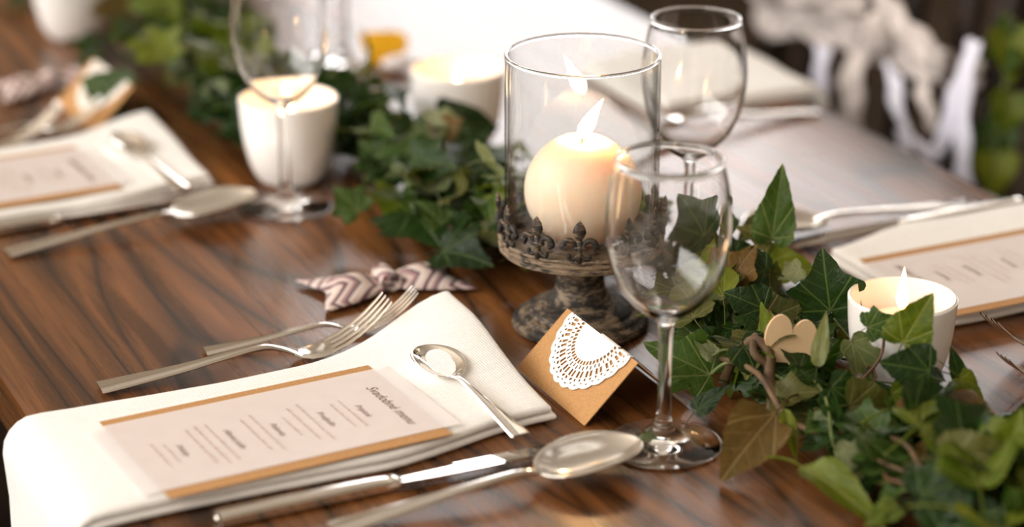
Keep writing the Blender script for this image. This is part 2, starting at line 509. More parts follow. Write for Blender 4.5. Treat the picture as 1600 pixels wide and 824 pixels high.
# ---- dining table
TW, TY0, TY1 = 0.785, -1.15, 1.75
table = empty('dining_table', (TW/2, (TY0+TY1)/2, 0), 0, 'long dark-stained wooden dining table with a glossy grained top', 'table')
ly = (TY1-TY0)/2
top = mk('tabletop', box(-TW/2, TW/2, -ly, ly, TZ-0.042, TZ), M['table'], table, smooth=False)
bevel(top, 0.007, 3)
mk('apron', join(box(-TW/2+.06, TW/2-.06, -ly+.08, -ly+.105, TZ-.13, TZ-.042), box(-TW/2+.06, TW/2-.06, ly-.105, ly-.08, TZ-.13, TZ-.042),
   box(-TW/2+.06, -TW/2+.085, -ly+.105, ly-.105, TZ-.13, TZ-.042), box(TW/2-.085, TW/2-.06, -ly+.105, ly-.105, TZ-.13, TZ-.042)), M['table'], table, smooth=False)
for sx in (-1, 1):
    for sy in (-1, 1):
        bevel(mk('leg', box(sx*(TW/2-.1)-.04, sx*(TW/2-.1)+.04, sy*(ly-.13)-.04, sy*(ly-.13)+.04, 0, TZ-.042), M['table'], table, smooth=False), .004)

# ---- chairs
def make_chair(x, y, rz, label):
    """seat centre at the origin, back at +X"""
    t = empty('dining_chair', (x, y, 0), rz, label, 'chair', 'dark wooden dining chairs')
    W = 0.215
    bevel(mk('seat', box(-.21, .20, -W, W, .43, .46), M['chair'], t, smooth=False), .012)
    for sy in (-1, 1):
        bevel(mk('leg', box(-.20, -.165, sy*(W-.022)-.018, sy*(W-.022)+.018, 0, .43), M['chair'], t, smooth=False), .004)
        post = loft([[(xx-.016, sy*(W-.02)-.016, z), (xx+.016, sy*(W-.02)-.016, z), (xx+.016, sy*(W-.02)+.016, z), (xx-.016, sy*(W-.02)+.016, z)]
                     for xx, z in ((.215, 0), (.19, .25), (.185, .46), (.20, .68), (.225, .90))])
        bevel(mk('back_post', post, M['chair'], t, smooth=False), .004)
    bevel(mk('top_rail', box(.208, .235, -W, W, .83, .905), M['chair'], t, smooth=False), .008)
    bevel(mk('lower_rail', box(.180, .205, -W+.03, W-.03, .52, .56), M['chair'], t, smooth=False), .005)
    for k in range(4):
        yy = -.125 + k*.0833
        sl = loft([[(xx-.006, yy-.015, z), (xx+.006, yy-.015, z), (xx+.006, yy+.015, z), (xx-.006, yy+.015, z)]
                   for xx, z in ((.192, .55), (.203, .70), (.22, .84))])
        bevel(mk('slat', sl, M['chair'], t, smooth=False), .003)
    mk('stretcher', join(box(-.19, .20, -W+.012, -W+.03, .2, .225), box(-.19, .20, W-.03, W-.012, .2, .225)), M['chair'], t, smooth=False)
    return t

chair_far = make_chair(0.775, 0.56, 0, 'dark wooden chair across the table, dressed with a cream lace sash')
def dup(o, loc, rz, label):
    c = copy_tree(o); c.location = loc; c.rotation_euler = (0, 0, rz)
    if label: c['label'] = label
    return c
dup(chair_far, (0.0, 0.50, 0), math.pi, 'dark wooden chair tucked under the near edge, seat showing left of the draped napkin')

# lace sash tied round the chair back
def ribbon(name, pts, widths, mat, parent, wdir=(0, 0, 1), ripple=0.0, n=8, th=0.0012, across=7):
    P_ = spline(pts, n); Wd = [w[0] for w in spline([(w,) for w in widths], n)]
    wd = Vector(wdir).normalized()
    sec = len(P_)
    V = []
    for i, p in enumerate(P_):
        for j in range(across):
            t = j/(across-1) - .5
            off = ripple*math.sin(i*0.9 + j*1.7)
            V.append(Vector(p) + wd*t*Wd[i] + Vector((off, 0, off*.4)))
    Fc = [(i*across+j, (i+1)*across+j, (i+1)*across+j+1, i*across+j+1) for i in range(sec-1) for j in range(across-1)]
    o = mk(name, (V, Fc), mat, parent); solid(o, th); return o

sash = empty('lace_sash', (0.960, 0.56, TZ), 0, 'cream lace sash with ribbons tied round the back of the far chair', 'sash')
def sp_(y, z, x=0.0): return (x, y-0.56, z)
ribbon('band', [sp_(.80, -.040, .04), sp_(.76, -.038), sp_(.66, -.018, -.01), sp_(.56, -.010, -.012), sp_(.47, -.004, -.014), sp_(.40, -.002, -.010), sp_(.368, .0, .0)],
       [.050, .048, .042, .038, .036, .030, .024], M['lace'], sash, ripple=.004)
ribbon('bow_loop', [sp_(.52, .05, -.02), sp_(.47, .042, -.035), sp_(.42, .026, -.04), sp_(.385, .010, -.03), sp_(.42, -.002, -.02), sp_(.48, .0, -.018)],
       [.022, .028, .032, .028, .026, .02], M['lace'], sash, ripple=.003)
ribbon('bow_loop', [sp_(.53, .03, -.02), sp_(.58, .030, -.04), sp_(.66, .024, -.045), sp_(.72, .008, -.035), sp_(.64, .0, -.02), sp_(.54, .005, -.018)],
       [.022, .028, .034, .030, .024, .02], M['lace'], sash, ripple=.003)
mk('knot', lathe([(0, -.022), (.012, -.02), (.019, -.01), (.02, 0), (.019, .01), (.012, .02), (0, .022)], 16), M['lace'], sash, loc=(-.02, .50-.56, .01))
ribbon('tail', [sp_(.60, -.03, -.02), sp_(.597, -.06, -.024), sp_(.592, -.10, -.02)], [.024, .022, .024], M['ribbon'], sash, wdir=(0, 1, 0), ripple=.002)
ribbon('tail', [sp_(.53, -.01, -.024), sp_(.535, -.05, -.028), sp_(.535, -.10, -.024)], [.03, .038, .04], M['lace'], sash, wdir=(0, 1, .1), ripple=.003)
ribbon('tail', [sp_(.475, -.02, -.022), sp_(.45, -.055, -.03), sp_(.42, -.075, -.03), sp_(.395, -.078, -.026)], [.03, .034, .03, .022], M['ribbon'], sash, wdir=(0, 1, .5), ripple=.002)
ribbon('tail', [sp_(.435, -.01, -.018), sp_(.420, -.035, -.022), sp_(.405, -.062, -.020)], [.02, .030, .018], M['lace'], sash, wdir=(0, 1, .2), ripple=.003)
ribbon('tail', [sp_(.395, -.08, -.026), sp_(.375, -.05, -.03), sp_(.365, -.01, -.028), sp_(.355, .03, -.02)], [.024, .022, .024, .02], M['ribbon'], sash, wdir=(0, 1, 0), ripple=.002)
ribbon('tail', [sp_(.352, .04, -.022), sp_(.352, .0, -.03), sp_(.35, -.05, -.03), sp_(.345, -.10, -.026)], [.02, .024, .026, .028], M['ribbon'], sash, wdir=(0, 1, 0), ripple=.002)
ribbon('tail', [sp_(.455, -.075, -.02), sp_(.45, -.10, -.02), sp_(.455, -.13, -.02)], [.02, .024, .024], M['ribbon'], sash, wdir=(0, 1, 0), ripple=.002)

# ================================================================== TABLE SETTINGS
def make_napkin(loc, rz, L, y0, y1, drape, label, lift=0.02, flare=0.035, seed=0):
    root = empty('napkin', loc, rz, label, 'napkin', 'folded cream napkins laid over the table edges')
    r = 0.010
    def path(s):
        if s >= 0: return Vector((s, 0, 0)), Vector((0, 0, 1))
        a = min(-s/r, math.pi/2)
        p = Vector((-r*math.sin(a), 0, -r*(1-math.cos(a)))); nrm = Vector((-math.sin(a), 0, math.cos(a)))
        rest = -s - r*math.pi/2
        if rest > 0: p += Vector((0, 0, -rest))
        return p, nrm
    def layer(name, h0, h1, dy, dl):
        ss = [L-dl, L-dl-.0012, L-dl-.004] + [L-dl-.012 - i*.012 for i in range(int((L-dl-.012)/.012))]
        ss += [0.003, -.003, -.006, -.009, -.012, -.0157] + [-.0157 - i*.015 for i in range(1, int(drape/.015))]
        secs = []
        for q, s in enumerate(ss):
            p, nrm = path(s)
            hs = 0.55 if q == 0 else (0.85 if q == 1 else 1.0)
            a = y0 + dy + .022*sstep(L*.55, L, s) + .0025*noise.noise((s*14, seed, 1))
            b = y1 - dy + flare*sstep(L*.45, L, s)**1.5 + .002*noise.noise((s*14, seed, 5))
            wv = .004*noise.noise((s*9, 3.1, seed)) if s < 0 else 0
            n1 = 16; ring = []
            hm = (h0+h1)/2; hh = (h1-h0)/2*hs
            def pt(y, h):
                k = sstep(y0, y1, y)*sstep(L*.55, L, s)
                up = lift*k*k
                w = .0012*noise.noise((s*22, y*22, seed+.5))*(1 if s > 0.01 else 2.2)
                return p + nrm*(h + (w if h > hm else w*.6) + up) + Vector((0, y, 0))
            for j in range(n1):
                t = j/(n1-1); ring.append(pt(a + hh + (b-a-2*hh)*t, hm+hh))
            for an in (45, 0, -45): ring.append(pt(b - hh + hh*math.cos(R(an)), hm + hh*math.sin(R(an))))
            for j in range(n1):
                t = 1 - j/(n1-1); ring.append(pt(a + hh + (b-a-2*hh)*t, hm-hh))
            for an in (225, 180, 135): ring.append(pt(a + hh + hh*math.cos(R(an)), hm + hh*math.sin(R(an))))
            secs.append(ring)
        o = mk(name, loft(secs), M['napkin'], root); smart(o, 60)
    layer('lower_fold', .0012, .0056, 0.0, 0.0)
    layer('upper_fold', .0058, .0116, .0010, .003)
    return root
NH = 0.0120       # napkin thickness

make_napkin((0, 0, TZ), 0, .290, -.158, -.012, .16, 'cream folded napkin draped over the near corner of the table, under the sharp menu card', seed=1.3)
make_napkin((-.006+.0, .505, TZ), 0, .245, -.160, .000, .16, 'blurred cream folded napkin at the left edge beneath a menu card', lift=.008, flare=.022, seed=4.2)
make_napkin((TW, -.035, TZ), math.pi, .200, -.085, .078, .16, 'white folded napkin on the far right under a menu, behind the candle cup', lift=.0, flare=.0, seed=7.7)
make_napkin((TW, .46, TZ), math.pi, .150, -.085, .085, .16, 'small patch of white napkin on the far edge behind the wine glasses', lift=.0, flare=.0, seed=9.1)

# ---- cutlery
def ring8(x, y, z, w, t, ch=0.35):
    """flat bar section with a crowned top and softened edges"""
    a, b = w/2, t/2; c = min(a, b)*ch*2
    c = min(c, a*.5, b*.9)
    cr = min(b*.8, a*.16)
    up = [(k, b - cr*(k/a)**2) for k in (a-c, (a-c)*.6, 0, -(a-c)*.6, -(a-c))]
    return [(x, y-a, z-b+c), (x, y-a+c, z-b), (x, y+a-c, z-b), (x, y+a, z-b+c), (x, y+a, z+b-c-cr)] + [(x, y+k, z+h) for k, h in up] + [(x, y-a, z+b-c-cr)]

def handle_sections(keys, n=5):
    return [ring8(k[0], 0, k[1], k[2], k[3]) for k in spline(keys, n)]

def place(o, x, y, z, rz): o.location = (x, y, TZ + z); o.rotation_euler = (0, 0, R(rz)); return o

def make_spoon(s, label, group=None):
    t = empty('spoon', (0, 0, 0), 0, label, 'spoon', group)
    h = mk('handle', loft(handle_sections([(0, .0030*s, .0185*s, .0022*s), (.006*s, .0032*s, .0190*s, .0026*s), (.05*s, .0068*s, .0130*s, .0028*s), (.09*s, .0098*s, .0080*s, .0032*s),
            (.114*s, .0112*s, .0056*s, .0036*s), (.126*s, .0108*s, .0062*s, .0034*s), (.137*s, .0088*s, .0115*s, .0018*s)])), M['steel'], t)
    smart(h, 35)
    bl, bw, bd, x0 = .070*s, .0245*s, .0105*s, .130*s
    def f(u, v):
        uu = .5 - .5*math.cos(math.pi*u); q = 2*(uu**.93) - 1
        w = bw*max(0, 1-abs(q)**2.15)**.55
        vv = 2*v-1
        dz = bd*(1-vv*vv)*max(0, 1-abs(2*uu-1)**2.6)**.9
        rim = .0092*s + .0030*s*math.sin(math.pi*uu) + .0062*s*uu
        return (x0 + bl*uu, w*vv, rim - dz)
    b = mk('bowl', grid(f, 29, 17), M['steel'], t); solid(b, .0013*s, -1)
    return t

def make_fork(s, label, group=None):
    t = empty('fork', (0, 0, 0), 0, label, 'fork', group)
    h = mk('handle', loft(handle_sections([(0, .0030*s, .0185*s, .0022*s), (.006*s, .0032*s, .0190*s, .0026*s), (.05*s, .0068*s, .0130*s, .0028*s), (.085*s, .0110*s, .0085*s, .0032*s),
            (.108*s, .0128*s, .0058*s, .0036*s), (.122*s, .0095*s, .0075*s, .0030*s), (.133*s, .0050*s, .0150*s, .0020*s)])), M['steel'], t)
    smart(h, 35)
    zc = lambda x: (.0048 + 0*x if x < .138 else .0042 + 9.5*(x-.138)**2)*s
    hd = [ring8(x*s, 0, zc(x) if x > .128 else .0062*s, w*s, .0019*s) for x, w in ((.128, .0115), (.133, .0165), (.139, .0212), (.146, .0236), (.152, .0240), (.1555, .0240))]
    smart(mk('head', loft(hd), M['steel'], t), 35)
    for k in range(4):
        y = (k-1.5)*.0064*s
        secs = []
        for x, w in ((.153, .0046), (.162, .0041), (.172, .0037), (.182, .0032), (.190, .0026), (.1945, .0016)):
            secs.append(ring8(x*s, y*(1-(x-.153)*1.6), zc(x), w*s, .0018*s))
        smart(mk('tine', loft(secs), M['steel'], t), 35)
    return t

def make_knife(label, group=None):
    t = empty('knife', (0, 0, 0), 0, label, 'knife', group)
    h = mk('handle', loft([ring8(k[0], k[3], k[1], k[2], k[4], .16) for k in spline([(0, .0045, .0122, 0, .0066), (.004, .0045, .0134, 0, .0078), (.05, .0048, .0122, 0, .0080), (.095, .0048, .0112, 0, .0074), (.106, .0046, .0110, 0, .0050)], 4)]), M['steel'], t)
    smart(h, 30)
    out = spline([(.103, -.0054), (.112, -.0062), (.13, -.0076), (.16, -.0084), (.188, -.0074), (.200, -.0046), (.2085, .0010), (.2075, .0044), (.200, .0060), (.17, .0064), (.13, .0062), (.103, .0055)], 4)
    n = len(out)
    V = [(x, y, .0060 - .085*y) for x, y in out] + [(x, y, .0049 - .085*y) for x, y in out]
    Fc = [tuple(range(n)), tuple(range(2*n-1, n-1, -1))] + [(i, i+n, (i+1) % n + n, (i+1) % n) for i in range(n)]
    b = mk('blade', (V, Fc), M['blade'], t, smooth=False)
    mk('bolster', loft([ring8(x, 0, .0048, w, tt, .3) for x, w, tt in ((.100, .0116, .0066), (.106, .0122, .0060), (.110, .0118, .0040))]), M['steel'], t)
    return t

G_SP, G_FK, G_KN = 'table spoons', 'forks', 'table knives'
sp1 = place(make_spoon(.985, 'large steel spoon lying beside the front wine glass foot', G_SP), .1130, -.2155, .0002, 2.2)
def cp(o, x, y, z, rz, label): c = copy_tree(o); c['label'] = label; return place(c, x, y, z, rz)
cp(sp1, .056, .288, .0002, 5.0, 'blurred steel spoon on bare wood at left, in front of the left wine glass')
cp(sp1, .748, .083, .0002, 179.0, 'steel spoon on the far right of the table above the white-bladed knife')
ss = place(make_spoon(.66, 'small steel dessert spoon lying on the front napkin beside the menu title', 'dessert spoons'), .2505, -.1700, NH, 93.5)
cp(ss, .2055, .3400, NH, 96.5, 'blurred small dessert spoon on the left napkin')
kn = place(make_knife('steel table knife between the front napkin and the large spoon', G_KN), .0600, -.1790, .0002, 0.2)
cp(kn, .000, .333, .0002, 3.0, 'blurred steel table knife along the left napkin edge')
cp(kn, .779, .066, .0002, 182.5, 'steel table knife on the far right, blade pointing at the ivy')
f1 = place(make_fork(.99, 'front steel dinner fork, nearest to the draped napkin', G_FK), .0500, .0270, .0002, -2.5)
f2 = place(make_fork(.74, 'shorter steel fork behind the dinner fork, tines over the striped paper bow', G_FK), .1290, .0560, .0002, -5.0)
cp(f1, -.030, .535, .0002, -2, 'blurred dinner fork left of the leaf-topped place card')
cp(f2, .060, .565, .0002, -4, 'blurred short fork pointing at the second striped bow')
cp(f1, .770, -.176, .0002, 180, 'upper of the two forks at the right edge beside the candle cup')
cp(f2, .705, -.215, .0002, 180, 'lower of the two forks at the right edge beside the candle cup')
cp(f1, .765, .335, .0002, 180, 'thin blurred fork on the far edge below the white napkin patch')

# ---- menu cards
def text_mesh(body, size, shear=0.35, track=1.0):
    cu = bpy.data.curves.new('lettering', 'FONT'); cu.body = body; cu.size = size; cu.shear = shear
    cu.space_character = track; cu.align_x = 'CENTER'; cu.align_y = 'CENTER'; cu.resolution_u = 3
    o = bpy.data.objects.new('lettering', cu); COL.objects.link(o)
    dg = bpy.context.evaluated_depsgraph_get()
    me = bpy.data.meshes.new_from_object(o.evaluated_get(dg))
    bpy.data.objects.remove(o); bpy.data.curves.remove(cu)
    return me

def sheet(lx, ly_, z, th, sag=0.0):
    return grid(lambda u, v: ((u-.5)*lx, (v-.5)*ly_, z + sag*math.sin(math.pi*u)*.5), 9, 5)

def scribble(width, height, rnd):
    """a line of small illegible handwriting: slanted strokes in word groups"""
    V, Fc = [], []
    x = -width/2
    while x < width/2:
        wl = rnd.uniform(.003, .009)
        e = min(x+wl, width/2)
        while x < e:
            h = height*rnd.choice((.55, .6, .65, 1.0)); w = .00020
            sl = .3*h; k = len(V)
            V += [(x, -height*.3, 0), (x+w, -height*.3, 0), (x+w+sl, h-height*.3, 0), (x+sl, h-height*.3, 0)]; Fc.append((k, k+1, k+2, k+3))
            if rnd.random() < .7:
                k = len(V); V += [(x, -height*.3, 0), (x+.0008, -height*.1, 0), (x+.0008, -height*.1+w, 0), (x, -height*.3+w, 0)]; Fc.append((k, k+1, k+2, k+3))
            x += rnd.uniform(.0006, .0011)
        x += .0014
    return V, Fc

def make_menu(loc, rz, label, written=True):
    t = empty('menu_card', loc, rz, label, 'menu card', 'wedding menu cards on kraft backing')
    k = mk('kraft_backing', sheet(.1775, .1165, 0, 0), M['kraft'], t, smooth=False); solid(k, .0006)
    v = mk('tracing_paper_sheet', sheet(.2010, .0985, .0007, 0), M['vellum'], t, smooth=False); v.location = (-.001, .001, 0)
    rnd = random.Random(5)
    Z = .0009
    if written:
        def put(body, x, size, mat):
            me = text_mesh(body, size); me.materials.append(mat)
            o = bpy.data.objects.new('lettering', me); link(o, v); o.location = (x, -.0050, Z); o.rotation_euler = (0, 0, -math.pi/2)
        put('Svadobn\u00e9 menu', .0755, .0095, M['ink_dark'])
        for body, x in (('Pr\u00edpitok', .0570), ('Predjedlo', .0325), ('Polievka', .0010), ('Hlavn\u00e9 jedlo', -.0265), ('Pr\u00edlohy', -.0590)):
            put(body, x, .0058, M['ink_dark'])
    for x, w in ((.0500, .042), (.0435, .036), (.0250, .056), (.0178, .050), (.0105, .028), (-.0060, .054), (-.0130, .046), (-.0345, .054), (-.0410, .056), (-.0475, .052), (-.0660, .026), (-.0725, .034)):
        if w:
            mk('faded_text_line', scribble(w, .0026, rnd), M['ink_pink'], v, smooth=False, loc=(x, -.0050, Z), rot=(0, 0, -math.pi/2))
    return t
make_menu((.1222, -.0985, TZ+NH+.0014), R(3.6), 'sharp front menu card headed Svadobn\u00e9 menu on the draped napkin')
make_menu((.0730, .4140, TZ+NH+.0014), R(3.0), 'blurred menu card on the left napkin')
make_menu((.6800, -.0630, TZ+NH+.0014), R(181), 'menu card on the far right napkin behind the candle cup')

# ---- tent place cards with a paper doily
def make_place_card(loc, rz, label):
    """ridge along Y; front face towards -X"""
    t = empty('place_card', loc, rz, label, 'place card', 'kraft place cards with a doily')
    w, hx, hz = .0486, .036, .035
    for s, nm in ((-1, 'front_panel'), (1, 'back_panel')):
        o = mk(nm, grid(lambda u, v: (s*hx*(1-u), (v-.5)*2*w, .0004+hz*u), 2, 2), M['kraft'], t, smooth=False); solid(o, .0006)
    # doily: a fine polar sheet with punched holes, folded over the ridge
    Rd = .0400; NT, NR = 288, 44
    V, Fc = [], []
    def hole(th, r):
        a = th*48/(2*math.pi); b = a % 1.0
        if r > .955 or r < .50: return False
        if .50 <= r < .56: return abs(b-.5) < .26
        if .60 <= r < .66: return abs(((a*1.0)+.5) % 1.0 - .5) < .24
        if .69 <= r < .79: return abs((a/2) % 1.0 - .5) < .36 and not abs((a/2) % 1.0-.5) < .10
        if .82 <= r < .87: return abs(b-.5) < .25
        if .90 <= r < .94: return abs((a+.5) % 1.0-.5) < .22
        return False
    sl = math.hypot(hx, hz); ux, uz = -hx/sl, -hz/sl
    for i in range(NT+1):
        th = math.pi*2*i/NT
        Rs = Rd*(1 + .035*abs(math.sin(th*12)))
        for j in range(NR+1):
            r = Rs*j/NR
            yy = r*math.cos(th); d = r*math.sin(th)
            s = 1 if d >= 0 else -1
            d = abs(d)
            # lies a little proud of the card
            V.append((s*ux*d - s*.0012*hz/sl, yy, .0004+hz+uz*d + .0012*hx/sl + .0002))
    for i in range(NT):
        for j in range(NR):
            if not hole(2*math.pi*(i+.5)/NT, (j+.5)/NR):
                a = i*(NR+1)+j; Fc.append((a, a+NR+1, a+NR+2, a+1))
    o = mk('doily', (V, Fc), M['doily'], t, smooth=False)
    return t
make_place_card((.3385, -.1010, TZ+.0006), 0, 'brown kraft place card with white doily beside the front wine glass')
make_place_card((.2250, .5900, TZ+.0006), R(4), 'blurred place card with an ivy leaf on its doily, upper left')

# ---- chevron paper bows
def make_bow(loc, rz, label):
    t = empty('paper_bow', loc, rz, label, 'bow', 'chevron striped paper bows')
    def wing(s):
        def f(u, v):
            x = .004 + .046*u; vv = 2*v-1
            hw = .012 + .020*u**.8
            xe = x + (.012*(abs(vv)) - .006)*sstep(.55, 1, u)
            z = .0035 + .011*math.sin(math.pi*min(1, u*.9+.08))*(1-abs(vv)**1.6) + .0015*math.cos(vv*7)*(1-u)
            return (s*xe, hw*vv, z)
        o = mk('wing', grid(f, 15, 15), M['chevron'], t); solid(o, .0008)
    wing(-1); wing(1)
    def k(u, v):
        a = 2*math.pi*u; y = (v-.5)*.020
        return (.0075*math.cos(a), y, .009 + .007*math.sin(a))
    mk('knot', grid(k, 17, 6), M['chevron'], t)
    return t
make_bow((.2800, .1130, TZ), R(-2), 'mauve and cream striped paper bow under the fork tines, before the ivy')
make_bow((.1950, .6850, TZ), R(6), 'blurred pink striped bow at the upper left')

# ================================================================== GLASSES AND CANDLES
CAMXY = Vector((cam.location.x, cam.location.y, 0))
def az_to_cam(x, y): return math.atan2(CAMXY.y-y, CAMXY.x-x)

BOWL = [(.0045, .076), (.0056, .0800), (.0095, .0838), (.0175, .0895), (.0262, .0995), (.0325, .1130), (.0360, .1290), (.0368, .1400), (.0360, .1540), (.0338, .1680), (.0312, .1790)]
def wine_profile():
    foot = [(0, .0006), (.020, .0004), (.0335, .0), (.0350, .0008), (.0348, .0018), (.0300, .0032), (.0200, .0056), (.0110, .0088), (.0066, .0125), (.0060, .0150), (.0052, .0165), (.0044, .0220), (.0040, .0400), (.0040, .0600)]
    outer = foot + BOWL
    o = spline(outer[2:], 3)
    rim = [(.0315, .1800), (.0316, .1806), (.0313, .1812), (.0306, .1815), (.0299, .1812), (.0296, .1806), (.0297, .1800)]
    inner = [(.0300, .1790), (.0328, .1680), (.0349, .1540), (.0356, .1400), (.0348, .1292), (.0314, .1138), (.0252, .1010), (.0165, .0915), (.0085, .0868), (.0030, .0852)]
    i = spline(inner, 3)
    return outer[:2] + o + rim + i + [(0, .0850)]
WINE = lathe(wine_profile(), 72)
wg_mesh = None
def make_glass(x, y, label, s=1.0):
    global wg_mesh
    t = empty('wine_glass', (x, y, TZ+.0004), 0, label, 'wine glass', 'clear stemmed wine glasses')
    if wg_mesh is None:
        o = mk('glass_body', WINE, M['glass'], t); wg_mesh = o.data
    else:
        o = bpy.data.objects.new('glass_body', wg_mesh); link(o, t)
    t.scale = (s, s, s)
    return t
make_glass(.3334, -.1927, 'sharp front wine glass beside the place card and spoon')
make_glass(.4951, .0677, 'wine glass behind the candle holder, right of it')
make_glass(.2743, .3012, 'blurred wine glass in front of the left candle cup')
make_glass(.4503, .6309, 'faint far wine glass by the yellow leaf, cut by the top of the picture')

def flame_mesh(h, r, lean):
    prof = [(0, 0), (.35, .04), (.78, .14), (1.0, .28), (.92, .42), (.70, .58), (.44, .74), (.20, .90), (0, 1.0)]
    V, Fc = lathe([(p[0]*r, p[1]*h) for p in spline(prof, 2)][:-1] + [(0, h)], 16)
    # lean: sideways drift growing with height (metres at the tip)
    V = [(x + lean[0]*(z/h)**1.4, y + lean[1]*(z/h)**1.4, z) for x, y, z in V]
    return V, Fc

def add_flame(parent, loc, h, r, lean, mat='flame_small'):
    return mk('flame', flame_mesh(h, r, lean), M[mat], parent, loc=loc)

# ---- candle holder: iron pedestal, crown of lilies, glass cylinder
HX, HY = .3738, -.0005
holder = empty('candle_holder', (HX, HY, TZ), 0, 'weathered iron pedestal candle holder with lily crown and glass cylinder', 'candle holder')
ped = [(0, 0), (.0440, 0), (.0458, .0010), (.0460, .0034), (.0445, .0060), (.0415, .0074), (.0404, .0090), (.0380, .0104), (.0356, .0112), (.0345, .0130), (.0305, .0154), (.0245, .0184), (.0196, .0222), (.0170, .0268), (.0160, .0330), (.0160, .0430), (.0178, .0480), (.0215, .0510), (.0300, .0525), (0, .0527)]
mk('pedestal', lathe(spline(ped[1:-1], 2) and [(0, 0)] + spline(ped[1:-1], 3) + [(0, .0527)], 64), M['iron'], holder)
mk('plate', lathe([(0, .0524), (.030, .0524), (.0500, .0535), (.0535, .0548), (.0545, .0560), (.0535, .0572), (.0500, .0575), (0, .0576)], 64), M['iron_tan'], holder)
mk('crown_band', lathe([(.0536, .0560), (.0546, .0570), (.0538, .0580), (.0538, .0592), (.0550, .0602), (.0540, .0614), (.0540, .0632), (.0552, .0644), (.0540, .0656), (.0522, .0656), (.0522, .0560)], 72, True), M['iron_tan'], holder)
def fleur():
    parts = []
    def petal(cx, cz, w, h, ang, d=.0022):
        V, Fc = lathe([(0, -.5), (.30, -.34), (.50, -.08), (.42, .16), (.20, .36), (0, .5)], 10)
        c, s = math.cos(ang), math.sin(ang)
        V2 = [(y*d*1.0, (x*w)*c - (z*h)*s + cx, (x*w)*s + (z*h)*c + cz) for x, y, z in V]
        parts.append((V2, Fc))
    petal(0, .0215, .0088, .0150, 0, .0040)
    for s in (-1, 1):
        pts = [(0, s*.0012, .0085), (0, s*.0035, .0128), (0, s*.0068, .0150), (0, s*.0100, .0136), (0, s*.0108, .0106), (0, s*.0088, .0098)]
        parts.append(tube(spline(pts, 4), [.0016]*6 + [.0019]*9 + [.0022]*4 + [.0026]*2, 8))
        pts = [(0, s*.0010, .0045), (0, s*.0040, .0020), (0, s*.0068, .0026), (0, s*.0064, .0050)]
        parts.append(tube(spline(pts, 4), .0013, 7))
    parts.append(tube([(0, 0, -.0008), (0, 0, .006), (0, 0, .0148)], [.0022, .0019, .0022], 8))
    parts.append(box(-.0018, .0018, -.0042, .0042, .0088, .0106))
    return join(*parts)
FM = fleur(); fme = None
a0 = az_to_cam(HX, HY) + R(-1)
for k in range(12):
    a = a0 + 2*math.pi*k/12
    if fme is None:
        o = mk('fleur_de_lis', FM, M['iron'], holder); fme = o.data
    else:
        o = bpy.data.objects.new('fleur_de_lis', fme); link(o, holder)
    o.location = (.0536*math.cos(a), .0536*math.sin(a), .0650); o.rotation_euler = (0, R(3), a)
gc = [(.0488, .0577), (.0502, .0577), (.0506, .0581), (.0506, .0584), (.0506, .0600), (.0506, .1848), (.0506, .1856), (.0505, .1862), (.0501, .1868), (.0495, .1870), (.0489, .1868), (.0485, .1862), (.0484, .1856), (.0484, .1848), (.0484, .0600), (.0484, .0584), (.0484, .0581)]
mk('glass_cylinder', lathe(gc, 96, True), M['thin_glass'], holder)

mk('glass_rim', lathe([(.0495+.0013*math.cos(R(a)), .1872+.0013*math.sin(R(a))) for a in range(0, 360, 30)], 96, True), M['glass'], holder)
ball = empty('ball_candle', (HX, HY, TZ+.0577), 0, 'round ivory ball candle burning inside the glass cylinder', 'candle')
rb = .0378
prof = [(0, .0)] + [(rb*math.sin(R(a)), rb - rb*math.cos(R(a))) for a in range(16, 158, 7)] + [(.0125, .0712), (.0085, .0700), (0, .0696)]
mk('wax_body', lathe(prof, 64), M['wax'], ball)
toR = Vector((math.cos(R(-25)), math.sin(R(-25)), 0))      # the photograph's right-hand direction on the table
mk('wick', tube([(0, 0, .0690), (.0004, .0002, .0740), (.0014, -.0006, .0785)], .0008, 6), M['wick'], ball)
add_flame(ball, (.0006, 0, .0735), .0265, .0052, (toR.x*.0130, toR.y*.0125), 'flame')

# ---- porcelain cups with candles
CUP = [(0, 0), (.0165, 0), (.0210, .0012), (.0258, .0050), (.0312, .0150), (.0352, .0300), (.0374, .0450), (.0386, .0622), (.0383, .0634), (.0375, .0638), (.0367, .0630), (.0354, .0450), (.0332, .0310), (.0292, .0180), (.0220, .0120), (0, .0110)]
cup_me = None
def make_cup(x, y, s, label):
    global cup_me
    t = empty('candle_cup', (x, y, TZ+.0003), 0, label, 'cup', 'white porcelain candle cups')
    if cup_me is None:
        o = mk('cup_body', lathe([CUP[0]] + spline(CUP[1:-1], 3) + [CUP[-1]], 72), M['porcelain'], t); cup_me = o.data
    else:
        o = bpy.data.objects.new('cup_body', cup_me); link(o, t)
    t.scale = (s, s, s*1.07)
    return t
def make_tealight(x, y, z, r, h, label, lean, fh=.027, mat='flame_small'):
    t = empty('tealight_candle', (x, y, TZ+z), 0, label, 'candle', 'white candles inside the cups')
    mk('wax_body', lathe([(0, 0), (r*.97, 0), (r, h*.1), (r, h-.0022), (r-.002, h-.0004), (r*.55, h), (r*.3, h-.0012), (0, h-.0014)], 48), M['wax_white'], t)
    mk('wick', tube(spline([(0, 0, h-.003), (0, 0, h+.0035), (toR.x*.0012, toR.y*.0012, h+.0055), (toR.x*.003, toR.y*.003, h+.006)], 3), .0008, 6), M['wick'], t)
    add_flame(t, (0, 0, h+.0035), fh, .0042, lean, mat)
    return t
make_cup(.2988, .3575, 1.0, 'white candle cup behind the left wine glass')
make_tealight(.2988, .3575, .0160, .0240, .0310, 'burning white candle in the cup behind the left wine glass', (0, .001))
make_cup(.4506, .3760, 1.0, 'white candle cup half hidden by the candle holder')
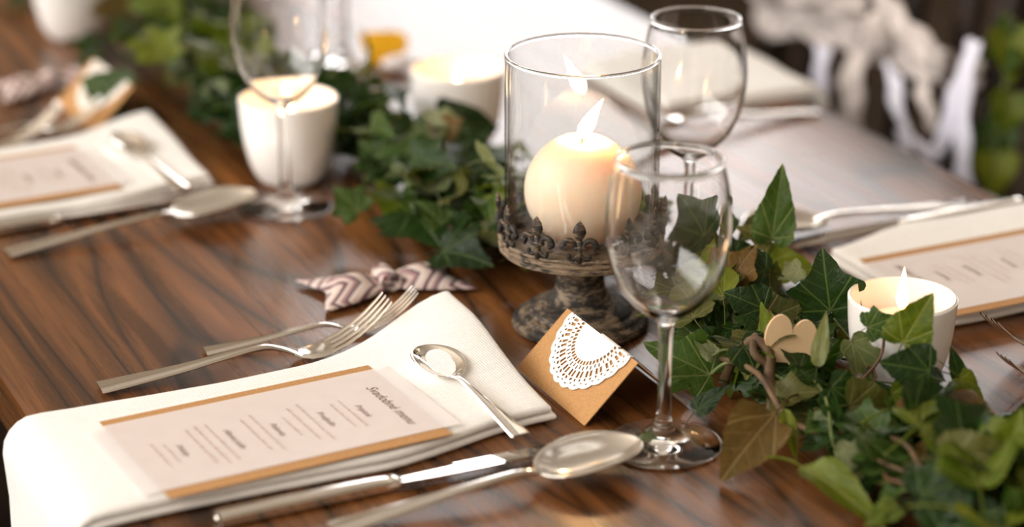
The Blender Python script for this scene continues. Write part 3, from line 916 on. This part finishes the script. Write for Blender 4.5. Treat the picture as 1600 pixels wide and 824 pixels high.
make_tealight(.4506, .3760, .0160, .0240, .0270, 'white candle in the cup half hidden by the candle holder', (0, .001), .018)
make_cup(.5098, -.1771, .885, 'white candle cup behind the ivy at the right')
make_tealight(.5098, -.1771, .0128, .0185, .0350, 'burning white tealight in the cup at the right', (.0006, .001), .029, 'flame_day')
make_cup(.2574, .8339, 1.0, 'blurred white cup at the top left, cut by the picture edge')

# ================================================================== IVY GARLAND
def leaf_mesh(name, half, fold, curl, wave, seed):
    rnd = random.Random(seed)
    hs = spline(half, 4)
    right = [(x*(1+rnd.uniform(-.05, .05)), y + rnd.uniform(-.012, .012)) for x, y in hs]
    left = [(-x*(1+rnd.uniform(-.05, .05)), y + rnd.uniform(-.012, .012)) for x, y in hs]
    right[0] = (0, 0); right[-1] = (0, 1)
    outl = right + left[-2:0:-1]
    c = (0, .16); rings = (.3, .62, .86, 1.0)
    V2 = [c]
    for q in rings:
        V2 += [(c[0] + (x-c[0])*q, c[1] + (y-c[1])*q) for x, y in outl]
    n = len(outl); Fc = [(0, 1+i, 1+(i+1) % n) for i in range(n)]
    for k in range(len(rings)-1):
        a, b = 1+k*n, 1+(k+1)*n
        Fc += [(a+i, b+i, b+(i+1) % n, a+(i+1) % n) for i in range(n)]
    ph = rnd.uniform(0, 6)
    def z(x, y):
        return fold*abs(x)**1.2 - curl*(y-.25)**2 + wave*math.sin(x*7+ph)*abs(x) + wave*.8*math.sin(y*9+ph)*abs(x)
    V = [(x, y, z(x, y)) for x, y in V2]
    # stalk
    k = len(V)
    tb = tube(spline([(0, .05, z(0, .05)-.004), (0, -.12, -.02), (.03, -.32, -.10), (.02, -.52, -.24)], 3), .014, 5)
    V += [tuple(p) for p in tb[0]]; Fc += [tuple(i+k for i in f) for f in tb[1]]
    me = bpy.data.meshes.new(name)
    me.from_pydata(V, [], Fc)
    me.polygons.foreach_set('use_smooth', [True]*len(me.polygons))
    uv = me.uv_layers.new(name='leaf')
    for lp in me.loops:
        p = me.vertices[lp.vertex_index].co
        uv.data[lp.index].uv = (p.x, p.y)
    return me
HA = [(0, 0), (.10, -.10), (.30, -.15), (.52, -.04), (.50, .12), (.46, .22), (.62, .42), (.44, .52), (.27, .62), (.16, .80), (0, 1)]
HB = [(0, 0), (.12, -.09), (.32, -.10), (.46, .06), (.45, .26), (.36, .46), (.25, .66), (.13, .84), (0, 1)]
HC = [(0, 0), (.14, .02), (.34, .12), (.44, .30), (.40, .48), (.30, .66), (.16, .84), (0, 1)]
LM = {'a': [leaf_mesh('ivy_leaf_lobed', HA, .10, .16, .10, 1), leaf_mesh('ivy_leaf_lobed', HA, .22, .30, .12, 2), leaf_mesh('ivy_leaf_lobed', HA, -.10, .10, .16, 3), leaf_mesh('ivy_leaf_lobed', HA, .55, .55, .25, 10)],
      'b': [leaf_mesh('ivy_leaf_arrow', HB, .14, .18, .10, 4), leaf_mesh('ivy_leaf_arrow', HB, .30, .28, .14, 5), leaf_mesh('ivy_leaf_arrow', HB, -.12, .12, .14, 6), leaf_mesh('ivy_leaf_arrow', HB, .75, .45, .2, 9)],
      'c': [leaf_mesh('ivy_leaf_long', HC, .22, .25, .10, 7), leaf_mesh('ivy_leaf_long', HC, .35, .15, .16, 8)]}
LMM = {}
def leaf_data(var, idx, mat):
    key = (var, idx, mat)
    if key not in LMM:
        me = LM[var][idx].copy(); me.materials.append(LEAF[mat]); LMM[key] = me
    return LMM[key]

def leaf_matrix(base, tip, nrm, wid):
    y = (tip-base); ln = y.length; y.normalize()
    x = y.cross(nrm); x.normalize(); z = x.cross(y)
    m = Matrix((x, y, z)).transposed().to_4x4()
    m = m @ Matrix.Diagonal((ln*wid, ln, ln, 1))
    m.translation = base
    return m

def lift_clear(m, me):
    """raise a leaf so that nothing of it sinks into the table top"""
    r = m[2]
    low = min(r[0]*v.co.x + r[1]*v.co.y + r[2]*v.co.z for v in me.vertices) + r[3]
    if low < .0012: m.translation.z += .0012 - low
def add_leaf(parent, base, tip, nrm, wid, var, mat, idx=None, rnd=random):
    me = leaf_data(var, rnd.randrange(len(LM[var])) if idx is None else idx, mat)
    o = bpy.data.objects.new('ivy_leaf', me); link(o, parent)
    m = leaf_matrix(base, tip, nrm, wid)
    if parent.name.startswith('ivy_garland'): lift_clear(m, me)
    o.matrix_local = m
    return o

garland = empty('ivy_garland', (.40, 0, TZ), 0, 'long ivy garland of green leaves and vines along the middle of the table', 'garland')
GO = Vector((.40, 0, 0))
PATH = [Vector(p) for p in spline([(.455, -.56, 0), (.440, -.44, 0), (.432, -.33, 0), (.425, -.22, 0), (.445, -.11, 0), (.455, -.02, 0), (.440, .07, 0), (.390, .13, 0), (.358, .20, 0), (.352, .30, 0),
                                       (.358, .39, 0), (.312, .46, 0), (.288, .55, 0), (.300, .67, 0), (.320, .82, 0), (.335, 1.0, 0), (.35, 1.2, 0)], 10)]
CAMV = Vector((cam.location.x, cam.location.y, .62))
HERO = [
(0.4842,-0.1350,0.0400, 0.4812,-0.1264,0.0794, 1.00,'a','dark',0.95),
(0.4907,-0.0503,0.0600, 0.5028,-0.0413,0.1076, 0.62,'b','mid',0.80),
(0.4411,-0.1238,0.0450, 0.4196,-0.1119,0.0557, 1.15,'b','dark',0.90),
(0.4761,-0.2572,0.0480, 0.4490,-0.2445,0.0537, 1.10,'b','dark',0.90),
(0.4694,-0.2382,0.0600, 0.4832,-0.2446,0.0912, 0.95,'b','lime',0.90),
(0.4635,-0.2091,0.0600, 0.4794,-0.2162,0.0674, 1.00,'a','mid',0.80),
(0.3881,-0.1519,0.0200, 0.3523,-0.1325,0.0413, 0.75,'a','mid',0.85),
(0.3903,-0.1505,0.0320, 0.3785,-0.1433,0.0468, 0.60,'b','pale',0.80),
(0.3865,-0.2324,0.0280, 0.3375,-0.2559,0.0080, 0.75,'c','brown',0.70),
(0.3716,-0.2862,0.0200, 0.3885,-0.3488,0.0100, 0.42,'c','lime',0.45),
(0.3928,-0.2942,0.0240, 0.4134,-0.3037,0.0215, 0.90,'a','pale',0.70),
(0.4551,-0.3585,0.0220, 0.4598,-0.3656,0.0663, 0.80,'b','lime',0.80),
(0.5060,-0.2490,0.0300, 0.5000,-0.2449,0.0542, 0.50,'c','dark',0.70),
(0.4697,-0.2278,0.0300, 0.4999,-0.2578,0.0280, 0.35,'c','mid',0.30),
(0.4970,-0.2593,0.0400, 0.5124,-0.2676,0.0179, 0.70,'b','lime',0.60),
(0.4626,-0.1947,0.0450, 0.4767,-0.2042,0.0175, 0.60,'a','pale',0.80),
(0.4238,-0.2168,0.0450, 0.4275,-0.2179,0.0794, 0.35,'c','pale',0.80),
(0.4329,-0.1789,0.0400, 0.4531,-0.1886,0.0379, 0.50,'b','pale',0.70),
(0.4227,-0.2342,0.0380, 0.4488,-0.2472,0.0167, 0.85,'b','dark',0.75),
(0.4592,-0.2438,0.0300, 0.4770,-0.2532,0.0095, 0.90,'a','lime',0.70),
(0.4708,-0.2594,0.0250, 0.4722,-0.2974,0.0200, 0.80,'a','dark',0.60),
(0.4644,-0.2788,0.0260, 0.4585,-0.3059,0.0060, 0.70,'b','pale',0.65),
(0.4697,-0.3011,0.0180, 0.4238,-0.3305,0.0120, 0.90,'a','dark',0.50),
(0.4465,-0.3588,0.0200, 0.4241,-0.3548,0.0150, 0.80,'b','dark',0.50),
(0.4600,-0.3696,0.0220, 0.4596,-0.3725,0.0507, 0.80,'a','dark',0.60),
(0.3949,-0.3478,0.0180, 0.3744,-0.3481,0.0100, 0.80,'b','lime',0.50),
(0.3827,0.1936,0.0300, 0.3652,0.2143,0.0480, 1.00,'b','lime',0.70),
(0.3514,0.2019,0.0300, 0.3500,0.2218,0.0579, 0.50,'b','pale',0.70),
(0.4092,0.2502,0.0400, 0.4074,0.2697,0.0621, 0.90,'a','dark',0.60),
(0.4680,-0.0100,0.0500, 0.4525,0.0082,0.0795, 1.10,'a','dark',0.85),
(0.4368,-0.0435,0.0400, 0.4532,-0.0590,0.0146, 1.00,'a','brown',0.80),
(0.4181,-0.0624,0.0300, 0.3846,-0.0615,0.0300, 0.90,'a','olive',0.50),
(0.4691,-0.0793,0.0500, 0.4417,-0.0646,0.0574, 0.80,'b','dark',0.70),
(0.5048,-0.0117,0.0550, 0.4881,-0.0084,0.0435, 0.90,'b','olive',0.60),
(0.4940,-0.0451,0.0550, 0.4736,-0.0321,0.0657, 0.70,'b','olive',0.70),
(0.4706,-0.0383,0.0500, 0.4896,-0.0482,0.0467, 0.80,'b','dark',0.70),
(0.4919,-0.0848,0.0500, 0.4777,-0.0800,0.0434, 0.90,'a','pale',0.60),
(0.4216,-0.1323,0.0350, 0.4095,-0.1310,0.0104, 0.90,'b','dark',0.70),
(0.3240,0.1177,0.0200, 0.3423,0.0766,0.0250, 0.90,'a','dark',0.50),
(0.3302,0.1904,0.0250, 0.3301,0.1318,0.0200, 1.00,'a','dark',0.50),
(0.3407,0.2650,0.0350, 0.3285,0.2855,0.0535, 1.00,'a','mid',0.60),
(0.2964,0.2061,0.0250, 0.2833,0.2228,0.0414, 1.00,'a','mid',0.60),
(0.3368,0.2182,0.0300, 0.3123,0.1839,0.0200, 0.90,'a','lime',0.60),
(0.2814,0.4958,0.0450, 0.2876,0.4365,0.0200, 0.50,'c','pale',0.50),
(0.3169,0.6556,0.0500, 0.3167,0.6219,0.0295, 0.80,'b','mid',0.60),
(0.2609,0.5697,0.0500, 0.2619,0.6053,0.0746, 0.90,'a','lime',0.60),
(0.3793,0.1521,0.0300, 0.3707,0.1611,0.0382, 1.00,'a','lime',0.70),
(0.3351,0.1430,0.0300, 0.3220,0.1582,0.0464, 1.00,'b','mid',0.60),
(0.3613,-0.1841,0.0150, 0.3789,-0.1911,0.0314, 0.60,'b','dark',0.70),
(0.4453,-0.0743,0.0450, 0.4624,-0.0761,0.0696, 0.90,'a','brown',0.60),
(0.3910,-0.2343,0.0300, 0.3886,-0.2546,0.0060, 0.35,'c','lime',0.70),
(0.4144,-0.2431,0.0250, 0.4079,-0.2407,0.0086, 0.80,'b','pale',0.60),
(0.4205,-0.1964,0.0300, 0.4416,-0.2066,0.0259, 0.90,'a','mid',0.60),

]
rh = random.Random(3)
for bx, by, bz, tx, ty, tz, wid, var, mat, cw in HERO:
    b, t = Vector((bx, by, bz)), Vector((tx, ty, tz))
    n = (CAMV-b).normalized()*cw + Vector((0, 0, 1))*(1-cw) + Vector((rh.uniform(-.1, .1), rh.uniform(-.1, .1), rh.uniform(-.1, .1)))
    add_leaf(garland, b-GO, t-GO, n, wid, var, mat, idx=rh.randrange(2), rnd=rh)

CYL = [(HX, HY, .060), (.2988, .3575, .044), (.4506, .3760, .044), (.5098, -.1771, .041), (.2574, .8339, .075), (.3334, -.1927, .050), (.4951, .0677, .041), (.2743, .3012, .056), (.4503, .6309, .036)]
RECT = [(-.1, .30, -.18, .06), (-.1, .26, .32, .54), (.29, .39, -.16, -.045), (.22, .335, .07, .155), (.56, .9, -.16, .11), (.17, .275, .53, .66), (.08, .345, -.235, -.15), (.20, .385, -.60, -.13), (.18, .315, .14, .335)]
def free(p, pad=0.0):
    for x, y, r in CYL:
        if (p.x-x)**2 + (p.y-y)**2 < (r+pad)**2: return False
    for a, b_, c, d in RECT:
        if a-pad < p.x < b_+pad and c-pad < p.y < d+pad: return False
    return True

def garland_spot(rnd, zmax=.05):
    i = min(len(PATH)-2, int(len(PATH)*(rnd.random()**1.15)))
    p = PATH[i]; d = (PATH[i+1]-p).normalized(); s = Vector((-d.y, d.x, 0))
    off = max(-.095, min(.095, rnd.gauss(0, .042)))
    if p.y < .06: zmax *= .62 if zmax > .04 else .35
    q = p.lerp(PATH[i+1], rnd.random()) + s*off
    hgt = .012 + zmax*max(0, 1-(off/.1)**2)*rnd.uniform(.2, 1)
    return q + Vector((0, 0, hgt)), s*(1 if off > 0 else -1), abs(off)/.085

rg = random.Random(21)
def filler(rnd, parent, n, sizes, zmax, tones, objs=True):
    made = 0; V, Fc, U, MI = [], [], [], []
    tries = 0
    while made < n and tries < n*40:
        tries += 1
        b, side, k = garland_spot(rnd, zmax)
        az = rnd.uniform(0, 2*math.pi)
        d = Vector((math.cos(az), math.sin(az), rnd.uniform(-.45, .35))) + side*k*.6
        d.normalize()
        ln = rnd.uniform(*sizes)*(1.18 if objs and b.y < -.2 else 1.0)
        t = b + d*ln
        if t.z < .004: t.z = .004 + rnd.random()*.006
        if not (free(b, .006) and free(t, .006) and free((b+t)/2, .006)): continue
        n_ = Vector((rnd.gauss(-.2, .65), rnd.gauss(-.5, .65), 1)) + side*k*.4
        var = rnd.choice('aaabbbc'); mat = rnd.choice(tones); wid = rnd.uniform(.75, 1.1) if var != 'c' else rnd.uniform(.5, .9)
        if objs:
            add_leaf(parent, b-GO, t-GO, n_, wid, var, mat, rnd=rnd)
        else:
            src = LM[var][rnd.randrange(len(LM[var]))]
            m = leaf_matrix(b-GO, t-GO, n_, wid); lift_clear(m, src); o = len(V)
            V += [tuple(m @ v.co) for v in src.vertices]
            Fc += [tuple(i+o for i in pl.vertices) for pl in src.polygons]
            U += [(v.co.x, v.co.y) for v in src.vertices]
            MI += [tones.index(mat)]*len(src.polygons)
        made += 1
    if not objs:
        me = bpy.data.meshes.new('small_leaves'); me.from_pydata(V, [], Fc)
        me.polygons.foreach_set('use_smooth', [True]*len(me.polygons))
        uv = me.uv_layers.new(name='leaf')
        for lp in me.loops: uv.data[lp.index].uv = U[lp.vertex_index]
        uniq = list(dict.fromkeys(tones))
        for u in uniq: me.materials.append(LEAF[u])
        for pl, i in zip(me.polygons, MI): pl.material_index = uniq.index(tones[i])
        o = bpy.data.objects.new('small_leaves', me); link(o, parent); o['kind'] = 'stuff'
TONES = ['dark']*6 + ['mid']*5 + ['lime']*4 + ['olive']*2 + ['pale']*2 + ['brown']
filler(rg, garland, 298-len(HERO), (.028, .050), .060, TONES)
filler(random.Random(77), garland, 900, (.018, .036), .036, ['dark']*4 + ['mid'] + ['olive'], objs=False)

# vines: long wandering stems
rv = random.Random(8)
def vine(i0, i1, amp, r, mat, ph):
    pts = []
    for i in range(i0, i1, 4):
        p = PATH[i]; d = (PATH[i+1]-p).normalized(); s = Vector((-d.y, d.x, 0))
        q = p + s*(amp*math.sin(i*.21+ph) + rv.uniform(-.022, .022)); q.z = .008 + .010*(1+math.sin(i*.37+ph*2)) + rv.uniform(0, .008)
        if not free(q, .004): q = p + s*rv.uniform(-.01, .01) + Vector((0, 0, q.z))
        pts.append(tuple(q-GO))
    if len(pts) > 2: mk('vine', tube(spline(pts, 5), r*.75, 7), mat, garland)
NP = len(PATH)
vine(2, 70, .030, .0017, M['vine_brown'], .3); vine(0, 60, .040, .0013, M['vine_green'], 1.7); vine(6, 66, .020, .0022, M['vine_brown'], 2.9)
vine(0, 50, .050, .0011, M['vine_red'], 4.1); vine(50, NP-2, .030, .0018, M['vine_brown'], 5.2); vine(60, NP-2, .040, .0013, M['vine_green'], .9)
vine(10, 45, .035, .0014, M['vine_brown'], 3.4); vine(8, 40, .028, .0026, M['vine_brown'], 1.1)
# the thick twisted pieces by the wooden heart
for pts, r, m_ in (([(.4090, -.2100, .010), (.4060, -.1930, .028), (.4130, -.1800, .040), (.4080, -.1690, .046), (.4020, -.1560, .030), (.4000, -.1480, .010)], .0034, 'vine_brown'),
                   ([(.4020, -.2000, .006), (.4110, -.1850, .030), (.4030, -.1780, .042), (.4120, -.1640, .046), (.4200, -.1520, .030), (.4240, -.1400, .010)], .0026, 'vine_brown'),
                   ([(.3881, -.1519, .020), (.3960, -.1600, .030), (.4070, -.1800, .032), (.4160, -.2000, .028)], .0013, 'vine_green'),
                   ([(.3903, -.1505, .032), (.3980, -.1540, .036), (.4080, -.1640, .033)], .0009, 'vine_green'),
                   ([(.4230, -.1750, .030), (.4280, -.1650, .044), (.4330, -.1500, .050), (.4400, -.1300, .046)], .0010, 'vine_red'),
                   ([(.4640, -.2350, .012), (.4750, -.2320, .024), (.4870, -.2340, .040), (.4900, -.2320, .058)], .0014, 'vine_brown'),
                   ([(.4520, -.2100, .020), (.4700, -.2140, .040), (.4760, -.2080, .058)], .0010, 'vine_red')):
    mk('vine', tube(spline([tuple(Vector(p)-GO) for p in pts], 5), r, 7), M[m_], garland)

# ---- little things in and beside the garland
heart = empty('wooden_heart', (.4165, -.1850, TZ+.016), R(-22), 'pale wooden heart standing among the ivy vines', 'heart')
hp = []
for i in range(48):
    a = 2*math.pi*i/48
    x = 16*math.sin(a)**3; y = 13*math.cos(a) - 5*math.cos(2*a) - 2*math.cos(3*a) - math.cos(4*a)
    hp.append((x*.00100, (y+17)*.00165))
V = [(x, -.002, z) for x, z in hp] + [(x, .002, z) for x, z in hp]; n = len(hp)
ho = mk('heart_plate', (V, [tuple(range(n)), tuple(range(2*n-1, n-1, -1))] + [(i, (i+1) % n, (i+1) % n+n, i+n) for i in range(n)]), M['heart'], heart, smooth=False)
ho.rotation_euler = (R(-14), R(14), 0)
def bead(x, y, z, r, label):
    t = empty('white_bead', (x, y, TZ+z), 0, label, 'bead', 'pearly white beads in the ivy')
    mk('bead_body', lathe([(.12*r, -r*.97)] + [(r*math.sin(R(a)), -r*math.cos(R(a))) for a in range(12, 170, 10)] + [(.12*r, r*.97), (.10*r, 0)], 24, True), M['bead'], t)
bead(.4330, -.3890, .0190, .0085, 'white pearly bead low in the ivy at the bottom right corner, left one')
bead(.4440, -.3900, .0240, .0080, 'white pearly bead low in the ivy at the bottom right corner, right one')

yl = empty('yellow_leaf', (.4867, .6318, TZ+.004), 0, 'bright yellow fallen leaf standing at the far end of the ivy', 'leaf')
add_leaf(yl, Vector((.012, -.008, .004)), Vector((-.018, .010, .024)), Vector((-.5, -.8, .5)), 1.1, 'b', 'yellow', 0)
orn = empty('white_ornament', (.4917, .6033, TZ+.001), 0, 'small white oval ornament between the yellow leaf and the candle cup', 'ornament')
mk('ornament_body', lathe([(0, 0), (.006, .0006), (.0105, .003), (.0125, .0065), (.0110, .0105), (.006, .0135), (0, .0145)], 24), M['bead'], orn).scale = (1.3, .9, 1)

sl2 = empty('loose_ivy_leaf', (.2060, .5720, TZ+.020), 0, 'single green ivy leaf resting against the blurred place card', 'leaf')
add_leaf(sl2, Vector((.018, -.018, .004)), Vector((-.012, .016, .016)), Vector((-.6, -.6, .5)), 1.0, 'b', 'mid', 0)

sprig = empty('ivy_sprig', (.950, .33, TZ), 0, 'ivy sprig hanging on the post of the lace-dressed chair', 'ivy')
mk('vine', tube(spline([(.02, .01, .06), (.01, 0, .02), (.0, -.005, -.03), (.005, .0, -.09)], 5), .002, 6), M['vine_green'], sprig)
for b, t, m_, w in (((.01, .0, .05), (.0, -.02, .01), 'lime', 1.0), ((.01, .01, .03), (.0, .0, .065), 'mid', 1), ((.0, -.02, .0), (-.01, -.025, -.035), 'lime', 1.1), ((.0, -.01, -.02), (-.005, -.035, -.045), 'mid', 1.0),
                    ((.0, .0, -.04), (-.01, .012, -.075), 'mid', 1.1), ((.0, -.005, -.06), (-.01, -.02, -.095), 'lime', 1.1), ((.0, .01, -.06), (-.01, .03, -.09), 'lime', 1.1), ((.0, -.01, .03), (-.006, -.035, .035), 'mid', 1.0)):
    add_leaf(sprig, Vector(b), Vector(t), Vector((-.5, -.8, .25)), w, 'b', m_)
